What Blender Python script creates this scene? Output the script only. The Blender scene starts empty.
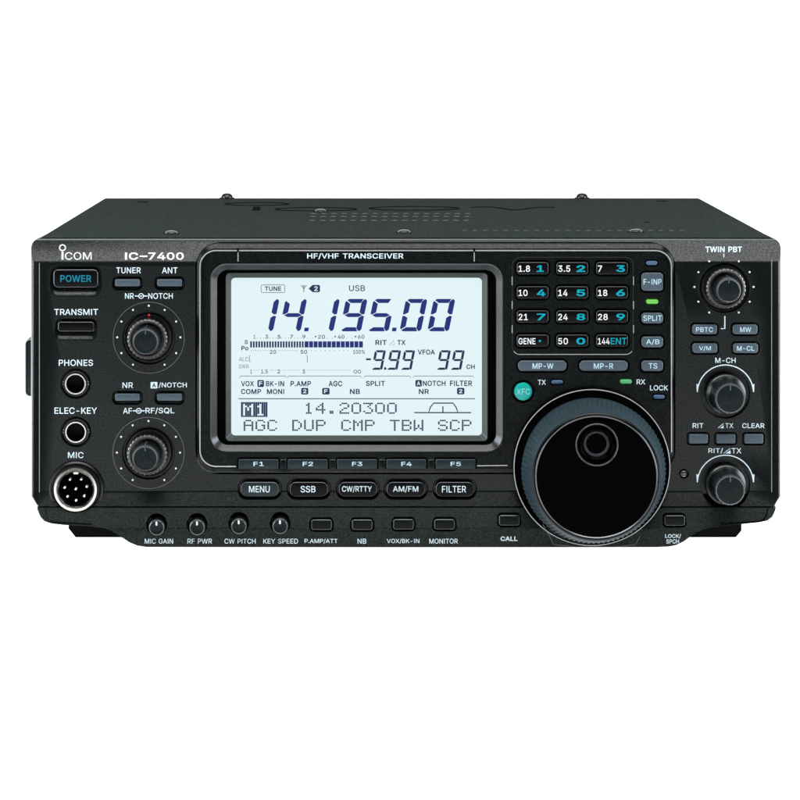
import bpy, math, random
from math import sin, cos, pi, radians
from mathutils import Vector
from mathutils.geometry import delaunay_2d_cdt
random.seed(7)
C = bpy.context.scene.collection
# ------------------------------------------------------------------ measures
S = 0.000385            # metres per unit of the front-plane grid (750 units = 289 mm)
D = 1.2                 # camera to front plate, metres
VX, VY = 384.0, 28.0    # where the optical axis meets the front plane, in grid units
FLOOR = 557.0
ZC = (FLOOR - VY) * S
def W(px, py, y, y0=0.0):
    f = (D + y0) / D
    return ((px - VX) * S * f, y, ZC - (py - VY) * S * f)
mm = 0.001
# ------------------------------------------------------------------ materials
MATS = {}
def mat(name, col, rough=0.5, spec=0.3, metal=0.0, emit=None, estr=0.0, speck=0.0, bump=0.0, bscale=2600, coat=0.0):
    m = bpy.data.materials.new(name); m.use_nodes = True
    nt = m.node_tree; b = nt.nodes['Principled BSDF']
    b.inputs['Base Color'].default_value = (*col, 1)
    b.inputs['Roughness'].default_value = rough
    b.inputs['Specular IOR Level'].default_value = spec
    b.inputs['Metallic'].default_value = metal
    b.inputs['Coat Weight'].default_value = coat
    if emit:
        b.inputs['Emission Color'].default_value = (*emit, 1)
        b.inputs['Emission Strength'].default_value = estr
    if speck or bump:
        tc = nt.nodes.new('ShaderNodeTexCoord')
        n = nt.nodes.new('ShaderNodeTexNoise'); n.inputs['Scale'].default_value = bscale
        n.inputs['Detail'].default_value = 2.0; n.inputs['Roughness'].default_value = 0.6
        nt.links.new(tc.outputs['Object'], n.inputs['Vector'])
        if speck:
            r = nt.nodes.new('ShaderNodeMapRange')
            r.inputs['From Min'].default_value = 0.38; r.inputs['From Max'].default_value = 0.62; r.clamp = True
            r.inputs['To Min'].default_value = 1 - speck; r.inputs['To Max'].default_value = 1 + speck
            nt.links.new(n.outputs['Fac'], r.inputs['Value'])
            mx = nt.nodes.new('ShaderNodeVectorMath'); mx.operation = 'SCALE'
            mx.inputs[0].default_value = col
            nt.links.new(r.outputs['Result'], mx.inputs['Scale'])
            nt.links.new(mx.outputs['Vector'], b.inputs['Base Color'])
            sm = nt.nodes.new('ShaderNodeMath'); sm.operation = 'MULTIPLY'; sm.inputs[1].default_value = spec
            nt.links.new(r.outputs['Result'], sm.inputs[0]); nt.links.new(sm.outputs['Value'], b.inputs['Specular IOR Level'])
        if bump:
            bp = nt.nodes.new('ShaderNodeBump'); bp.inputs['Strength'].default_value = bump
            bp.inputs['Distance'].default_value = 0.00012
            nt.links.new(n.outputs['Fac'], bp.inputs['Height'])
            nt.links.new(bp.outputs['Normal'], b.inputs['Normal'])
    MATS[name] = m
    return m
M_panel = mat('black textured plastic', (0.0017, 0.0026, 0.0024), 0.24, 0.115, speck=0.36, bump=0.24, bscale=1900)
M_rim = mat('panel edge highlight', (0.008, 0.009, 0.010), 0.28, 0.5)  # paler, glossier panel plastic; puts the edge highlight into the colour
M_plate = mat('centre plate plastic', (0.0012, 0.0019, 0.0018), 0.28, 0.045, speck=0.34, bump=0.22, bscale=1900)
M_lip = mat('lower lip plastic', (0.0036, 0.0054, 0.0041), 0.34, 0.07, speck=0.38, bump=0.25, bscale=1900)
M_cover = mat('painted steel cover', (0.0074, 0.0110, 0.0086), 0.9, 0.01, speck=0.45, bump=0.4, bscale=1300)
M_groove = mat('groove shade', (0.0030, 0.0048, 0.0038), 0.9, 0.0)  # darkened cover colour; paints shade into the stamped letters
M_pale = mat('pale edge line', (0.22, 0.22, 0.22), 0.3, 0.5, metal=0.6)  # pale metal for beads and rims that draw in edge highlights
M_bezel = mat('grey bezel', (0.0015, 0.0022, 0.0028), 0.30, 0.58, speck=0.15, bump=0.12)
M_inner = mat('dark green inner bezel', (0.010, 0.015, 0.012), 0.4, 0.35, speck=0.2)
M_black = mat('matt black', (0.0008, 0.0008, 0.0008), 0.7, 0.0)
M_key = mat('glossy black key', (0.0008, 0.0008, 0.001), 0.3, 0.05)
M_fkey = mat('dark teal key', (0.0035, 0.0075, 0.009), 0.32, 0.12)
M_grey = mat('slate grey key', (0.020, 0.032, 0.042), 0.38, 0.2, speck=0.10)
M_teal = mat('teal button', (0.0, 0.15, 0.125), 0.35, 0.2)
M_lipkey = mat('lip key', (0.0010, 0.0016, 0.0016), 0.3, 0.05)
M_knob = mat('knob plastic', (0.0012, 0.0018, 0.002), 0.28, 0.2)
M_cap = mat('knob cap', (0.0015, 0.0033, 0.0033), 0.4, 0.07, speck=0.3)
M_skirt = mat('knob skirt grey', (0.035, 0.033, 0.030), 0.3, 0.6, metal=0.3)
M_rubber = mat('dial rubber', (0.010, 0.0175, 0.0215), 0.42, 0.10, speck=0.2)
M_dial = mat('dial face', (0.0002, 0.0002, 0.0002), 0.22, 0.005)
M_edge = mat('key edge highlight', (0.05, 0.052, 0.055), 0.25, 0.5, metal=0.5)  # same plastic made pale and metallic, to paint highlights on the bevels
M_dline = mat('dial edge', (0.035, 0.038, 0.042), 0.25, 0.5, metal=0.4)  # paler metal than the plastic; paints the highlights along dark rims
M_chrome = mat('nickel', (0.31, 0.295, 0.275), 0.24, 0.5, metal=1.0, speck=0.1)
M_pin = mat('contact pin', (0.85, 0.85, 0.82), 0.3, 0.5, metal=0.3)
M_ink = mat('white ink', (0.285, 0.345, 0.37), 0.6, 0.05)
M_inkw = mat('bright white ink', (0.34, 0.345, 0.35), 0.6, 0.05)
M_line = mat('thin grey ink', (0.16, 0.18, 0.19), 0.6, 0.05)
M_tink = mat('teal ink', (0.0, 0.13, 0.165), 0.6, 0.05)
M_pink = mat('power teal ink', (0.002, 0.065, 0.095), 0.6, 0.05)
M_kink = mat('key legend ink', (0.20, 0.28, 0.32), 0.6, 0.05)
M_red = mat('red mark', (0.35, 0.02, 0.02), 0.5, 0.1)
M_lcd = mat('lit display', (0.02, 0.02, 0.02), 0.6, 0.0, emit=(0.73, 0.865, 0.90), estr=0.98)
M_seg = mat('display segment', (0.008, 0.013, 0.060), 0.6, 0.0)
M_dot = mat('display print', (0.009, 0.013, 0.032), 0.6, 0.0)
M_faint = mat('display faint print', (0.045, 0.055, 0.085), 0.6, 0.0)
M_lpale = mat('display reversed print', (0.02, 0.02, 0.02), 0.6, 0.0, emit=(0.745, 0.865, 0.905), estr=0.95)
M_ledb = mat('blue lens', (0.013, 0.034, 0.070), 0.3, 0.3)
M_ledg = mat('lit green lens', (0.01, 0.06, 0.01), 0.3, 0.3, emit=(0.16, 0.60, 0.07), estr=0.75)
M_ledg2 = mat('lit pale green lens', (0.015, 0.07, 0.03), 0.3, 0.3, emit=(0.06, 0.36, 0.12), estr=0.6)
M_rubberfoot = mat('foot rubber', (0.002, 0.002, 0.002), 0.8, 0.05)
M_screw = mat('black screw', (0.002, 0.002, 0.002), 0.25, 0.3)
# ------------------------------------------------------------------ mesh helpers
class MB:
    def __init__(s): s.v = []; s.f = []; s.m = []
    def ring(s, pts):
        i = len(s.v); s.v += pts; return list(range(i, i + len(pts)))
    def loft(s, rings, cap0=True, cap1=True, mi=0, closed=True, mis=None):
        ids = [s.ring(r) for r in rings]
        n = len(ids[0])
        for k in range(len(ids) - 1):
            a, b = ids[k], ids[k + 1]
            for i in range(n if closed else n - 1):
                j = (i + 1) % n
                s.f.append((a[i], a[j], b[j], b[i])); s.m.append(mis[k] if mis else mi)
        if cap0: s.f.append(tuple(reversed(ids[0]))); s.m.append(mis[0] if mis else mi)
        if cap1: s.f.append(tuple(ids[-1])); s.m.append(mis[-1] if mis else mi)
    def poly(s, pts, mi=0):
        s.f.append(tuple(s.ring(pts))); s.m.append(mi)
    def data(s, name, mats):
        me = bpy.data.meshes.new(name); me.from_pydata(s.v, [], s.f)
        for m in mats: me.materials.append(m)
        me.polygons.foreach_set('material_index', s.m)
        me.update(); return me
def finish(me, angle=35):
    me.polygons.foreach_set('use_smooth', [True] * len(me.polygons))
    me.set_sharp_from_angle(angle=radians(angle))
def link(name, me, parent=None):
    o = bpy.data.objects.new(name, me); C.objects.link(o)
    if parent:
        o.parent = parent
        if parent is root: o.matrix_parent_inverse = INV
    return o
def build(name, mb, mats, parent=None, angle=35, fix=False):
    if not isinstance(mats, (list, tuple)): mats = [mats]
    me = mb.data(name, mats)
    if fix:
        import bmesh
        bm = bmesh.new(); bm.from_mesh(me)
        bmesh.ops.recalc_face_normals(bm, faces=bm.faces); bm.to_mesh(me); bm.free()
    finish(me, angle)
    return link(name, me, parent)
def rr(x0, y0, x1, y1, r, n=6):
    """rounded rectangle, counter-clockwise as the camera sees it"""
    r = max(0.01, min(r, (x1 - x0) / 2 - 0.001, (y1 - y0) / 2 - 0.001))
    out = []
    for cx, cy, a0 in ((x1 - r, y0 + r, 0), (x0 + r, y0 + r, 90), (x0 + r, y1 - r, 180), (x1 - r, y1 - r, 270)):
        for k in range(n + 1):
            a = radians(a0 + 90 * k / n)
            out.append((cx + r * cos(a), cy - r * sin(a)))
    return out
def circ(cx, cy, r, n=64, fl=0, amp=0.0, ph=0.0):
    out = []
    for k in range(n):
        a = 2 * pi * k / n
        q = r
        if fl: q = r * (1 - amp * max(0.0, cos(fl * a + ph)) ** 0.6 if cos(fl * a + ph) > 0 else 1)
        out.append((cx + q * cos(a), cy - q * sin(a)))
    return out
def R3(pts, y, y0): return [W(a, b, y, y0) for a, b in pts]
def grow(x0, y0, x1, y1, g): return (x0 - g, y0 - g, x1 + g, y1 + g)
# ------------------------------------------------------------------ root
root = bpy.data.objects.new('radio_transceiver', None); C.objects.link(root)
root.location = ((406 - VX) * S, 0.14, 0.0)
root.empty_display_size = 0.05
root['label'] = 'black desktop radio transceiver with bright backlit display and large tuning dial'
root['category'] = 'radio'
bpy.context.view_layer.update()
INV = root.matrix_world.inverted()
# ------------------------------------------------------------------ writing
# plain sans-serif letter outlines (advance, closed outlines as x, y, x, y ...), 500 units to the em
GLYPH = {'A':(240,[[101,254,138,254,231,0,198,0,173,71,67,71,43,0,8,0],[77,99,163,99,144,151,132,186,119,228,106,185,95,151]]),'B':(228,[[122,29,148,31,165,40,175,53,178,68,176,
81,171,92,163,102,153,109,140,114,124,115,62,115,62,29],[121,254,145,252,164,245,180,235,190,221,197,205,199,187,198,172,193,160,178,143,157,133,157,131,170,129,182,123,
192,114,201,102,207,86,209,68,207,50,200,33,189,20,172,9,151,2,123,0,30,0,30,254],[119,143,144,148,154,155,162,163,166,174,168,186,165,202,156,214,141,223,120,226,62,226,
62,143]]),'C':(255,[[20,127,22,153,27,176,35,197,46,215,59,230,75,242,93,251,113,256,134,258,170,252,186,245,201,236,214,224,224,209,232,193,236,174,204,174,195,197,179,
214,158,224,134,228,111,225,92,216,75,202,62,182,54,157,52,127,54,97,63,72,75,53,92,38,112,29,134,26,158,30,179,40,195,57,204,80,236,80,232,62,224,45,214,31,201,19,187,9,
170,2,153,-2,134,-3,113,-2,93,4,75,12,59,25,46,40,35,58,27,78,22,101]]),'D':(251,[[113,254,136,253,157,248,176,239,200,221,217,196,225,175,229,153,231,128,229,102,224,80,
217,59,206,42,192,27,175,15,156,7,134,2,109,0,30,0,30,254],[177,55,189,75,197,99,200,128,197,156,190,180,177,200,160,214,138,223,110,226,62,226,62,29,107,29,136,31,159,
40]]),'E':(209,[[188,29,188,0,30,0,30,254,186,254,186,226,62,226,62,143,178,143,178,114,62,114,62,29]]),'F':(205,[[30,0,30,254,185,254,185,226,62,226,62,139,173,139,173,
111,62,111,62,0]]),'G':(260,[[20,127,22,153,27,176,35,197,45,215,59,230,74,242,92,251,112,256,132,258,152,256,170,252,187,245,202,235,214,222,225,208,232,192,237,174,204,
174,194,197,178,213,158,224,133,228,111,225,92,216,75,202,62,182,54,157,52,127,54,97,63,72,75,53,92,38,112,29,134,26,155,29,172,36,187,47,198,62,205,80,207,100,141,100,
141,128,239,128,239,100,236,71,225,45,209,25,188,9,163,0,134,-3,113,-2,93,4,75,13,59,25,45,40,35,58,27,78,22,102]]),'H':(258,[[30,254,62,254,62,144,196,144,196,254,228,
254,228,0,196,0,196,116,62,116,62,0,30,0]]),'I':(105,[[69,254,69,0,36,0,36,254]]),'J':(198,[[17,86,49,86,49,73,52,52,61,37,75,28,93,25,110,28,124,37,133,52,136,73,136,254,
168,254,168,73,166,50,159,31,147,16,123,2,93,-3,62,2,38,16,26,31,19,50,17,73]]),'K':(233,[[30,254,62,254,62,121,70,131,87,152,106,172,182,254,224,254,122,144,224,0,186,0,
99,123,62,83,62,0,30,0]]),'L':(196,[[62,254,62,29,181,29,181,0,30,0,30,254]]),'M':(314,[[30,0,30,254,76,254,139,94,150,61,156,42,158,36,159,41,165,61,176,94,238,254,284,
254,284,0,252,0,252,163,253,184,253,219,249,205,241,181,234,161,228,145,171,0,143,0,85,145,80,160,72,181,65,204,59,219,60,208,60,186,61,164,61,0]]),'N':(262,[[30,254,68,
254,172,91,181,75,194,53,201,39,200,54,200,79,199,97,199,254,232,254,232,0,193,0,101,145,89,165,74,191,60,215,61,192,62,164,62,0,30,0]]),'O':(267,[[27,78,22,101,20,127,22,
153,27,176,35,197,46,215,59,230,75,242,93,251,112,256,133,258,155,256,174,251,192,242,208,230,221,215,232,197,240,176,245,153,247,127,245,101,240,78,232,58,221,40,208,25,
192,12,174,4,155,-2,133,-3,112,-2,93,4,75,12,59,25,46,40,35,58],[75,52,92,38,112,29,133,26,155,29,175,38,191,52,204,72,212,97,215,127,212,157,204,182,191,202,175,216,155,
225,133,228,112,225,92,216,75,202,63,182,54,157,52,127,54,97,63,72]]),'P':(222,[[118,254,144,252,166,244,183,231,195,215,202,195,204,174,202,152,195,133,183,116,166,104,
144,96,118,93,62,93,62,0,30,0,30,254],[116,121,134,123,149,128,159,136,167,147,171,160,172,174,171,188,167,201,159,211,148,219,134,224,116,226,62,226,62,121]]),'Q':(267,
[[27,78,22,101,20,127,22,153,27,176,35,197,46,215,59,230,75,242,93,251,112,256,133,258,155,256,174,251,192,242,208,230,221,215,232,197,240,176,245,153,247,127,245,101,240,
78,232,58,221,40,208,25,201,20,234,-24,200,-24,178,6,174,4,155,-2,133,-3,112,-2,93,4,75,12,59,25,46,40,35,58],[75,52,92,38,112,29,133,26,155,29,160,31,123,80,156,80,183,
45,191,52,204,72,212,97,215,127,212,157,204,182,191,202,175,216,155,225,133,228,112,225,92,216,75,202,63,182,54,157,52,127,54,97,63,72]]),'R':(224,[[118,254,145,252,167,
244,183,232,195,217,202,198,205,176,202,154,195,136,183,120,166,109,156,105,214,0,177,0,123,99,62,99,62,0,30,0,30,254],[117,128,135,129,149,133,160,141,167,150,171,162,
173,176,171,190,167,202,159,212,149,220,134,224,116,226,62,226,62,128]]),'S':(223,[[23,48,19,68,52,68,55,55,62,44,71,35,83,29,112,25,128,26,143,30,155,37,165,46,171,57,
173,70,171,81,166,89,148,102,122,111,92,120,64,130,43,145,30,163,26,186,29,206,37,224,51,238,69,249,90,256,114,258,137,256,158,249,175,238,189,224,197,208,200,189,169,189,
163,206,151,219,134,227,112,229,97,228,84,224,73,218,64,209,59,199,58,188,60,176,65,167,85,154,106,147,132,140,156,132,179,119,197,99,202,85,204,69,201,50,193,32,180,17,
162,5,139,-2,112,-4,86,-2,64,5,46,15,32,30]]),'T':(224,[[208,254,208,226,128,226,128,0,96,0,96,226,16,226,16,254]]),'U':(259,[[62,254,62,89,64,72,70,57,80,44,94,34,110,28,
129,26,149,28,165,34,179,44,188,57,194,72,196,89,196,254,229,254,229,87,226,62,216,40,201,22,182,8,157,-1,129,-4,101,-1,77,8,57,22,42,40,33,62,30,87,30,254]]),'V':(240,
[[96,103,108,69,120,27,133,69,145,103,197,254,231,254,139,0,102,0,8,254,42,254]]),'W':(343,[[41,254,82,98,88,73,93,47,96,28,100,47,106,73,112,98,153,254,190,254,231,98,
237,73,243,47,246,32,249,47,255,73,261,98,302,254,335,254,265,0,228,0,184,161,176,196,171,219,167,197,159,161,115,0,78,0,8,254]]),'X':(237,[[101,130,15,254,52,254,102,181,
112,164,119,151,126,164,136,181,149,200,187,254,223,254,137,131,228,0,191,0,146,65,134,83,125,98,119,109,113,98,91,65,46,0,9,0]]),'Y':(236,[[96,172,111,146,118,129,126,
146,140,172,191,254,228,254,134,104,134,0,102,0,102,104,8,254,46,254]]),'Z':(219,[[200,29,200,0,21,0,21,23,137,193,153,215,162,227,143,226,20,226,20,254,198,254,198,231,
84,64,67,40,57,27,76,28,107,29]]),'0':(227,[[25,101,24,127,25,153,29,177,35,197,48,223,65,242,87,254,113,258,139,254,161,242,179,223,192,197,198,177,201,153,203,127,201,
101,198,77,192,57,179,31,162,12,140,0,113,-3,87,0,65,12,47,31,34,57,29,77],[70,52,82,37,96,28,113,25,131,28,145,37,157,52,165,72,170,97,172,127,170,157,165,182,157,203,
145,218,131,227,113,230,96,227,82,218,70,203,62,182,56,157,55,127,56,97,62,72]]),'1':(227,[[138,254,138,27,195,27,195,0,38,0,38,27,106,27,106,224,105,224,43,179,43,213,99,
254]]),'2':(227,[[72,248,91,255,112,258,134,255,153,248,169,237,181,223,188,205,191,186,185,159,168,129,133,90,76,30,76,28,195,28,195,0,32,0,32,24,117,114,141,141,155,163,
160,186,159,198,154,209,146,218,137,224,112,230,98,228,86,224,77,216,69,207,65,195,64,181,33,181,35,202,43,221,55,237]]),'3':(227,[[35,29,26,46,22,66,55,66,57,54,63,44,72,
35,83,30,109,25,138,30,149,37,157,46,163,58,165,72,163,86,158,98,150,109,137,117,121,122,101,124,78,124,78,150,144,224,144,226,35,226,35,254,186,254,186,230,110,144,132,
144,154,138,172,127,185,111,194,93,196,72,194,51,185,33,172,18,154,6,133,-1,109,-3,87,-1,66,5,49,15]]),'4':(227,[[123,254,155,254,54,83,54,81,141,81,141,159,171,159,171,
81,207,81,207,53,171,53,171,0,141,0,141,53,20,53,20,79]]),'5':(227,[[89,162,115,167,131,165,147,160,161,153,172,143,182,130,189,116,194,99,195,82,193,58,184,38,171,21,154,
8,134,-1,111,-3,89,-1,70,6,54,16,41,30,33,47,30,65,61,65,64,54,69,44,87,30,111,25,125,27,138,32,149,41,157,52,162,66,164,81,162,97,157,111,148,122,137,131,124,137,109,138,
84,134,64,123,34,126,48,254,183,254,183,226,75,226,67,151,68,151]]),'6':(227,[[34,58,32,81,34,100,40,119,69,170,126,254,161,254,85,145,98,153,117,157,139,155,158,147,173,
136,185,120,192,101,194,79,192,56,184,36,171,20,155,7,135,-1,113,-3,91,-1,71,7,55,20,42,37],[77,40,87,31,99,26,113,24,127,26,139,31,149,40,157,51,162,64,164,79,162,94,157,
107,149,118,139,126,127,131,113,133,99,131,87,126,77,118,69,107,64,94,62,79,64,64,69,51]]),'7':(227,[[162,224,162,226,31,226,31,254,195,254,195,224,82,0,48,0]]),'8':(227,
[[29,48,26,68,28,83,33,98,40,110,51,121,63,128,76,132,76,133,59,141,46,154,38,171,35,190,38,209,45,225,57,239,73,249,92,256,113,258,134,256,153,249,169,239,181,225,188,
209,191,190,188,171,180,154,167,141,150,133,150,132,164,128,176,121,186,110,194,98,199,83,200,68,198,48,189,31,176,17,158,6,137,-1,113,-3,89,-1,68,6,50,17,37,31],[73,37,
84,30,97,26,113,25,129,26,142,30,153,37,161,46,167,57,168,69,167,83,161,94,153,104,141,111,128,116,113,118,98,116,85,111,73,104,65,94,59,83,58,69,59,57,64,46],[113,145,
137,150,146,157,154,165,158,176,160,188,158,200,154,210,147,218,138,225,113,230,89,225,79,218,72,210,68,200,66,188,68,176,72,165,79,157,89,150]]),'9':(227,[[34,154,32,176,
34,198,42,218,55,235,71,247,91,255,113,258,135,255,155,247,171,234,184,217,192,197,194,173,192,155,186,135,158,84,100,0,65,0,140,109,128,101,109,97,87,100,69,107,53,119,
41,134],[77,137,87,129,99,123,113,122,127,123,139,129,149,137,157,147,162,160,164,175,162,190,157,204,150,215,139,223,127,228,113,230,99,228,87,223,77,215,69,204,64,191,
63,176,64,161,69,148]]),'-':(227,[[168,122,168,94,57,94,57,122]]),'/':(125,[[36,-38,7,-38,89,266,117,266]]),'.':(94,[[26,29,31,37,39,42,48,43,56,42,64,37,69,29,71,20,69,
12,64,4,56,-1,48,-2,39,-1,31,4,26,12,25,20]]),'%':(338,[[37,206,39,220,43,232,51,243,60,251,73,257,88,258,103,257,115,251,125,243,132,232,136,220,138,206,138,194,136,180,
132,168,125,157,115,149,103,143,88,141,73,143,60,149,50,157,43,168,39,180,37,194],[88,164,99,166,106,173,110,183,112,194,112,206,106,227,99,234,88,236,77,234,69,227,65,
217,64,206,64,194,65,183,69,173,76,166],[200,60,202,74,206,86,213,97,223,105,236,111,251,112,266,111,278,105,288,97,295,86,299,74,300,60,300,48,299,34,295,21,288,11,278,2,
265,-3,251,-5,236,-3,223,2,213,11,206,21,202,34,200,48],[251,17,262,20,269,26,273,36,274,48,274,60,269,81,262,88,251,90,240,88,232,81,228,71,226,60,226,48,228,36,232,26,
239,20],[241,254,270,254,95,0,66,0]]),'o':(208,[[17,94,20,122,28,146,41,165,58,180,79,189,104,192,128,189,149,180,167,165,180,146,188,122,191,94,188,66,180,43,167,23,149,
8,128,-1,104,-4,79,-1,58,8,41,23,28,43,20,66],[62,44,73,33,86,26,104,23,121,26,135,33,146,44,154,59,158,75,160,94,158,112,154,129,146,144,135,155,121,162,104,165,86,162,
73,155,62,144,54,129,50,112,48,94,50,75,54,59]])}
def fatten(P, d):
    if not d: return P
    n = len(P); out = []
    for i in range(n):
        a, b, c = P[i - 1], P[i], P[(i + 1) % n]
        ux, uy = b[0] - a[0], b[1] - a[1]; vx, vy = c[0] - b[0], c[1] - b[1]
        lu, lv = math.hypot(ux, uy) or 1, math.hypot(vx, vy) or 1
        nx, ny = -uy / lu - vy / lv, ux / lu + vx / lv
        l2 = (nx * nx + ny * ny)
        k = 2 * d / max(l2, 1.0)
        out.append((b[0] + nx * k, b[1] + ny * k))
    return out
def winding(outl, x, y):
    w = 0
    for P in outl:
        for i in range(len(P)):
            (x0, y0), (x1, y1) = P[i - 1], P[i]
            if (y0 <= y) != (y1 <= y) and x0 + (y - y0) / (y1 - y0) * (x1 - x0) > x: w += 1 if y1 > y0 else -1
    return w
GC = {}
def glyph(ch, bold):
    if (ch, bold) not in GC:
        outl = [fatten([(L[2 * i] / 500, L[2 * i + 1] / 500) for i in range(len(L) // 2)], bold) for L in GLYPH[ch][1]]
        vs = []; es = []
        for P in outl:
            i0 = len(vs); n = len(P); vs += [Vector(p) for p in P]; es += [(i0 + i, i0 + (i + 1) % n) for i in range(n)]
        v, e, f = delaunay_2d_cdt(vs, es, [], 0, 1e-5)[:3]
        keep = [t for t in f if winding(outl, sum(v[i].x for i in t) / 3, sum(v[i].y for i in t) / 3) != 0]
        GC[(ch, bold)] = ([(p.x, p.y) for p in v], [tuple(t) for t in keep])
    return GC[(ch, bold)]
def text_mesh(s, bold=0.0, space=1.0):
    x = 0.0; vs = []; fs = []
    for ch in s:
        if ch == ' ': x += 0.26; continue
        v, f = glyph(ch, bold); used = sorted({i for t in f for i in t}); mp = {k: len(vs) + j for j, k in enumerate(used)}
        vs += [(x + v[k][0], v[k][1]) for k in used]; fs += [tuple(mp[i] for i in t) for t in f]
        x += (GLYPH[ch][0] / 500 + bold) * space
    return vs, fs
def add_text(mb, s, x0, x1, y0, y1, y, y0d, bold=0.02, mi=0, space=1.0):
    vs, fs = text_mesh(s, bold, space)
    ax, bx = min(v[0] for v in vs), max(v[0] for v in vs)
    ay, by = min(v[1] for v in vs), max(v[1] for v in vs)
    i = len(mb.v)
    mb.v += [W(x0 + (v[0] - ax) / (bx - ax) * (x1 - x0), y1 - (v[1] - ay) / (by - ay) * (y1 - y0), y, y0d) for v in vs]
    for f in fs:
        mb.f.append(tuple(i + k for k in f)); mb.m.append(mi)
def label(s, x0, x1, y0, y1, y, parent, m=None, bold=0.008, name='printed_label', space=1.0):
    mb = MB(); add_text(mb, s, x0, x1, y0, y1, y - 0.06 * mm, y, bold, space=space)
    return build(name, mb, m or M_ink, parent)
def stroke(mb, pts, w, y, y0, mi=0, closed=False):
    """flat printed line of width w through pts"""
    n = len(pts); L = []; Rr = []
    for i in range(n):
        if closed: a, b = pts[i - 1], pts[(i + 1) % n]
        else: a, b = pts[max(i - 1, 0)], pts[min(i + 1, n - 1)]
        dx, dy = b[0] - a[0], b[1] - a[1]; l = math.hypot(dx, dy) or 1
        nx, ny = -dy / l * w / 2, dx / l * w / 2
        L.append((pts[i][0] + nx, pts[i][1] + ny)); Rr.append((pts[i][0] - nx, pts[i][1] - ny))
    i0 = len(mb.v)
    mb.v += R3(L, y, y0) + R3(Rr, y, y0)
    for i in range(n if closed else n - 1):
        j = (i + 1) % n
        mb.f.append((i0 + i, i0 + j, i0 + n + j, i0 + n + i)); mb.m.append(mi)
def bead(mb, pts, w, h, y, y0, mi=0, closed=True):
    """small raised round bead along a path"""
    n = len(pts); rings = []
    K = 6
    for i in range(n):
        if closed: a, b = pts[i - 1], pts[(i + 1) % n]
        else: a, b = pts[max(i - 1, 0)], pts[min(i + 1, n - 1)]
        dx, dy = b[0] - a[0], b[1] - a[1]; l = math.hypot(dx, dy) or 1
        nx, ny = -dy / l, dx / l
        rg = []
        for k in range(K):
            t = 2 * pi * k / K
            rg.append(W(pts[i][0] + nx * cos(t) * w / 2, pts[i][1] + ny * cos(t) * w / 2, y - sin(t) * h / 2, y0))
        rings.append(rg)
    if closed: rings.append(rings[0])
    mb.loft(rings, not closed, not closed, mi)
def arc(cx, cy, r, a0, a1, n=40):
    return [(cx + r * cos(radians(a0 + (a1 - a0) * k / n)), cy - r * sin(radians(a0 + (a1 - a0) * k / n))) for k in range(n + 1)]
def dots(mb, lst, r, y, y0, mi=0):
    for cx, cy in lst: mb.poly(R3(circ(cx, cy, r, 12), y, y0), mi)
# ------------------------------------------------------------------ pockets + solids
CUT = {'panel': MB(), 'plate': MB(), 'lip': MB(), 'panel2': MB()}
def pocket(which, outline_fn, ys, depth, ch=0.7, chd=0.45 * mm, y0=None):
    """outline_fn(g) -> outline grown by g units; ys = surface depth there"""
    y0 = ys if y0 is None else y0
    a, b = outline_fn(ch), outline_fn(0.0)
    CUT[which].loft([R3(a, ys - 12 * mm, y0), R3(a, ys, y0), R3(b, ys + chd, y0), R3(b, ys + depth, y0)])
def boolean(me, cut_me, op):
    a = bpy.data.objects.new('a', me); b = bpy.data.objects.new('b', cut_me)
    C.objects.link(a); C.objects.link(b)
    import bmesh
    for m_ in (me, cut_me):
        bm = bmesh.new(); bm.from_mesh(m_); bmesh.ops.recalc_face_normals(bm, faces=bm.faces); bm.to_mesh(m_); bm.free()
    md = a.modifiers.new('x', 'BOOLEAN'); md.operation = op; md.solver = 'EXACT'; md.object = b
    bpy.context.view_layer.update()
    dg = bpy.context.evaluated_depsgraph_get()
    out = bpy.data.meshes.new_from_object(a.evaluated_get(dg))
    bpy.data.objects.remove(a); bpy.data.objects.remove(b)
    return out
def button(name, x0, y0, x1, y1, r, yf, ys, m, where=None, gap=1.6, depth=3 * mm, bev=0.9, bevd=0.35 * mm, dome=0.0, legend=None, lm=None, lab=None, ch=0.7, scoop=0):
    """key whose face lies at yf in a pocket of the surface at ys"""
    mb = MB()
    rg = [R3(rr(x0, y0, x1, y1, r), ys + depth, yf), R3(rr(x0, y0, x1, y1, r), yf + bevd, yf)]
    for t in (30, 60, 90):
        g = bev * (1 - cos(radians(t)))
        rg.append(R3(rr(x0 + g, y0 + g, x1 - g, y1 - g, max(r - g, 0.3)), yf + bevd * (1 - sin(radians(t))), yf))
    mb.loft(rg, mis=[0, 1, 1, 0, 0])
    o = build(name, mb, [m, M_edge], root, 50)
    if lab: o['label'] = lab
    if where:
        pocket(where, lambda g: rr(*grow(x0, y0, x1, y1, gap + g), r + gap + g), ys, depth + 0.5 * mm, ch=ch, y0=yf)
        if scoop:
            CUT[where + '2'].loft([R3(rr(x0 - gap - 1 + t * 1.5, y0, x1 + gap + 1 - t * 1.5, y1 + gap + scoop * (1 - t * .9), r + gap + 2), y, ys) for y, t in ((ys - 9 * mm, 0), (ys, 0), (ys + 0.3 * mm, .12), (ys + 1.1 * mm, .75), (ys + 1.3 * mm, 1))])
    for L in (legend or []):
        s, a, b, c, d = L[:5]
        label(s, a, b, c, d, yf - 0.02 * mm, o, L[5] if len(L) > 5 else (lm or M_ink), L[6] if len(L) > 6 else 0.018, 'legend')
    return o
def lathe(mb, cx, cy, y0, prof, n=72, mis=None, cap0=True, cap1=True):
    rings = []
    for p in prof:
        r, y = p[0], p[1]
        fl, amp = (p[2], p[3]) if len(p) > 3 else (0, 0)
        rings.append(R3(circ(cx, cy, r, n, fl, amp), y, y0))
    mb.loft(rings, cap0, cap1, mis=mis)
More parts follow.
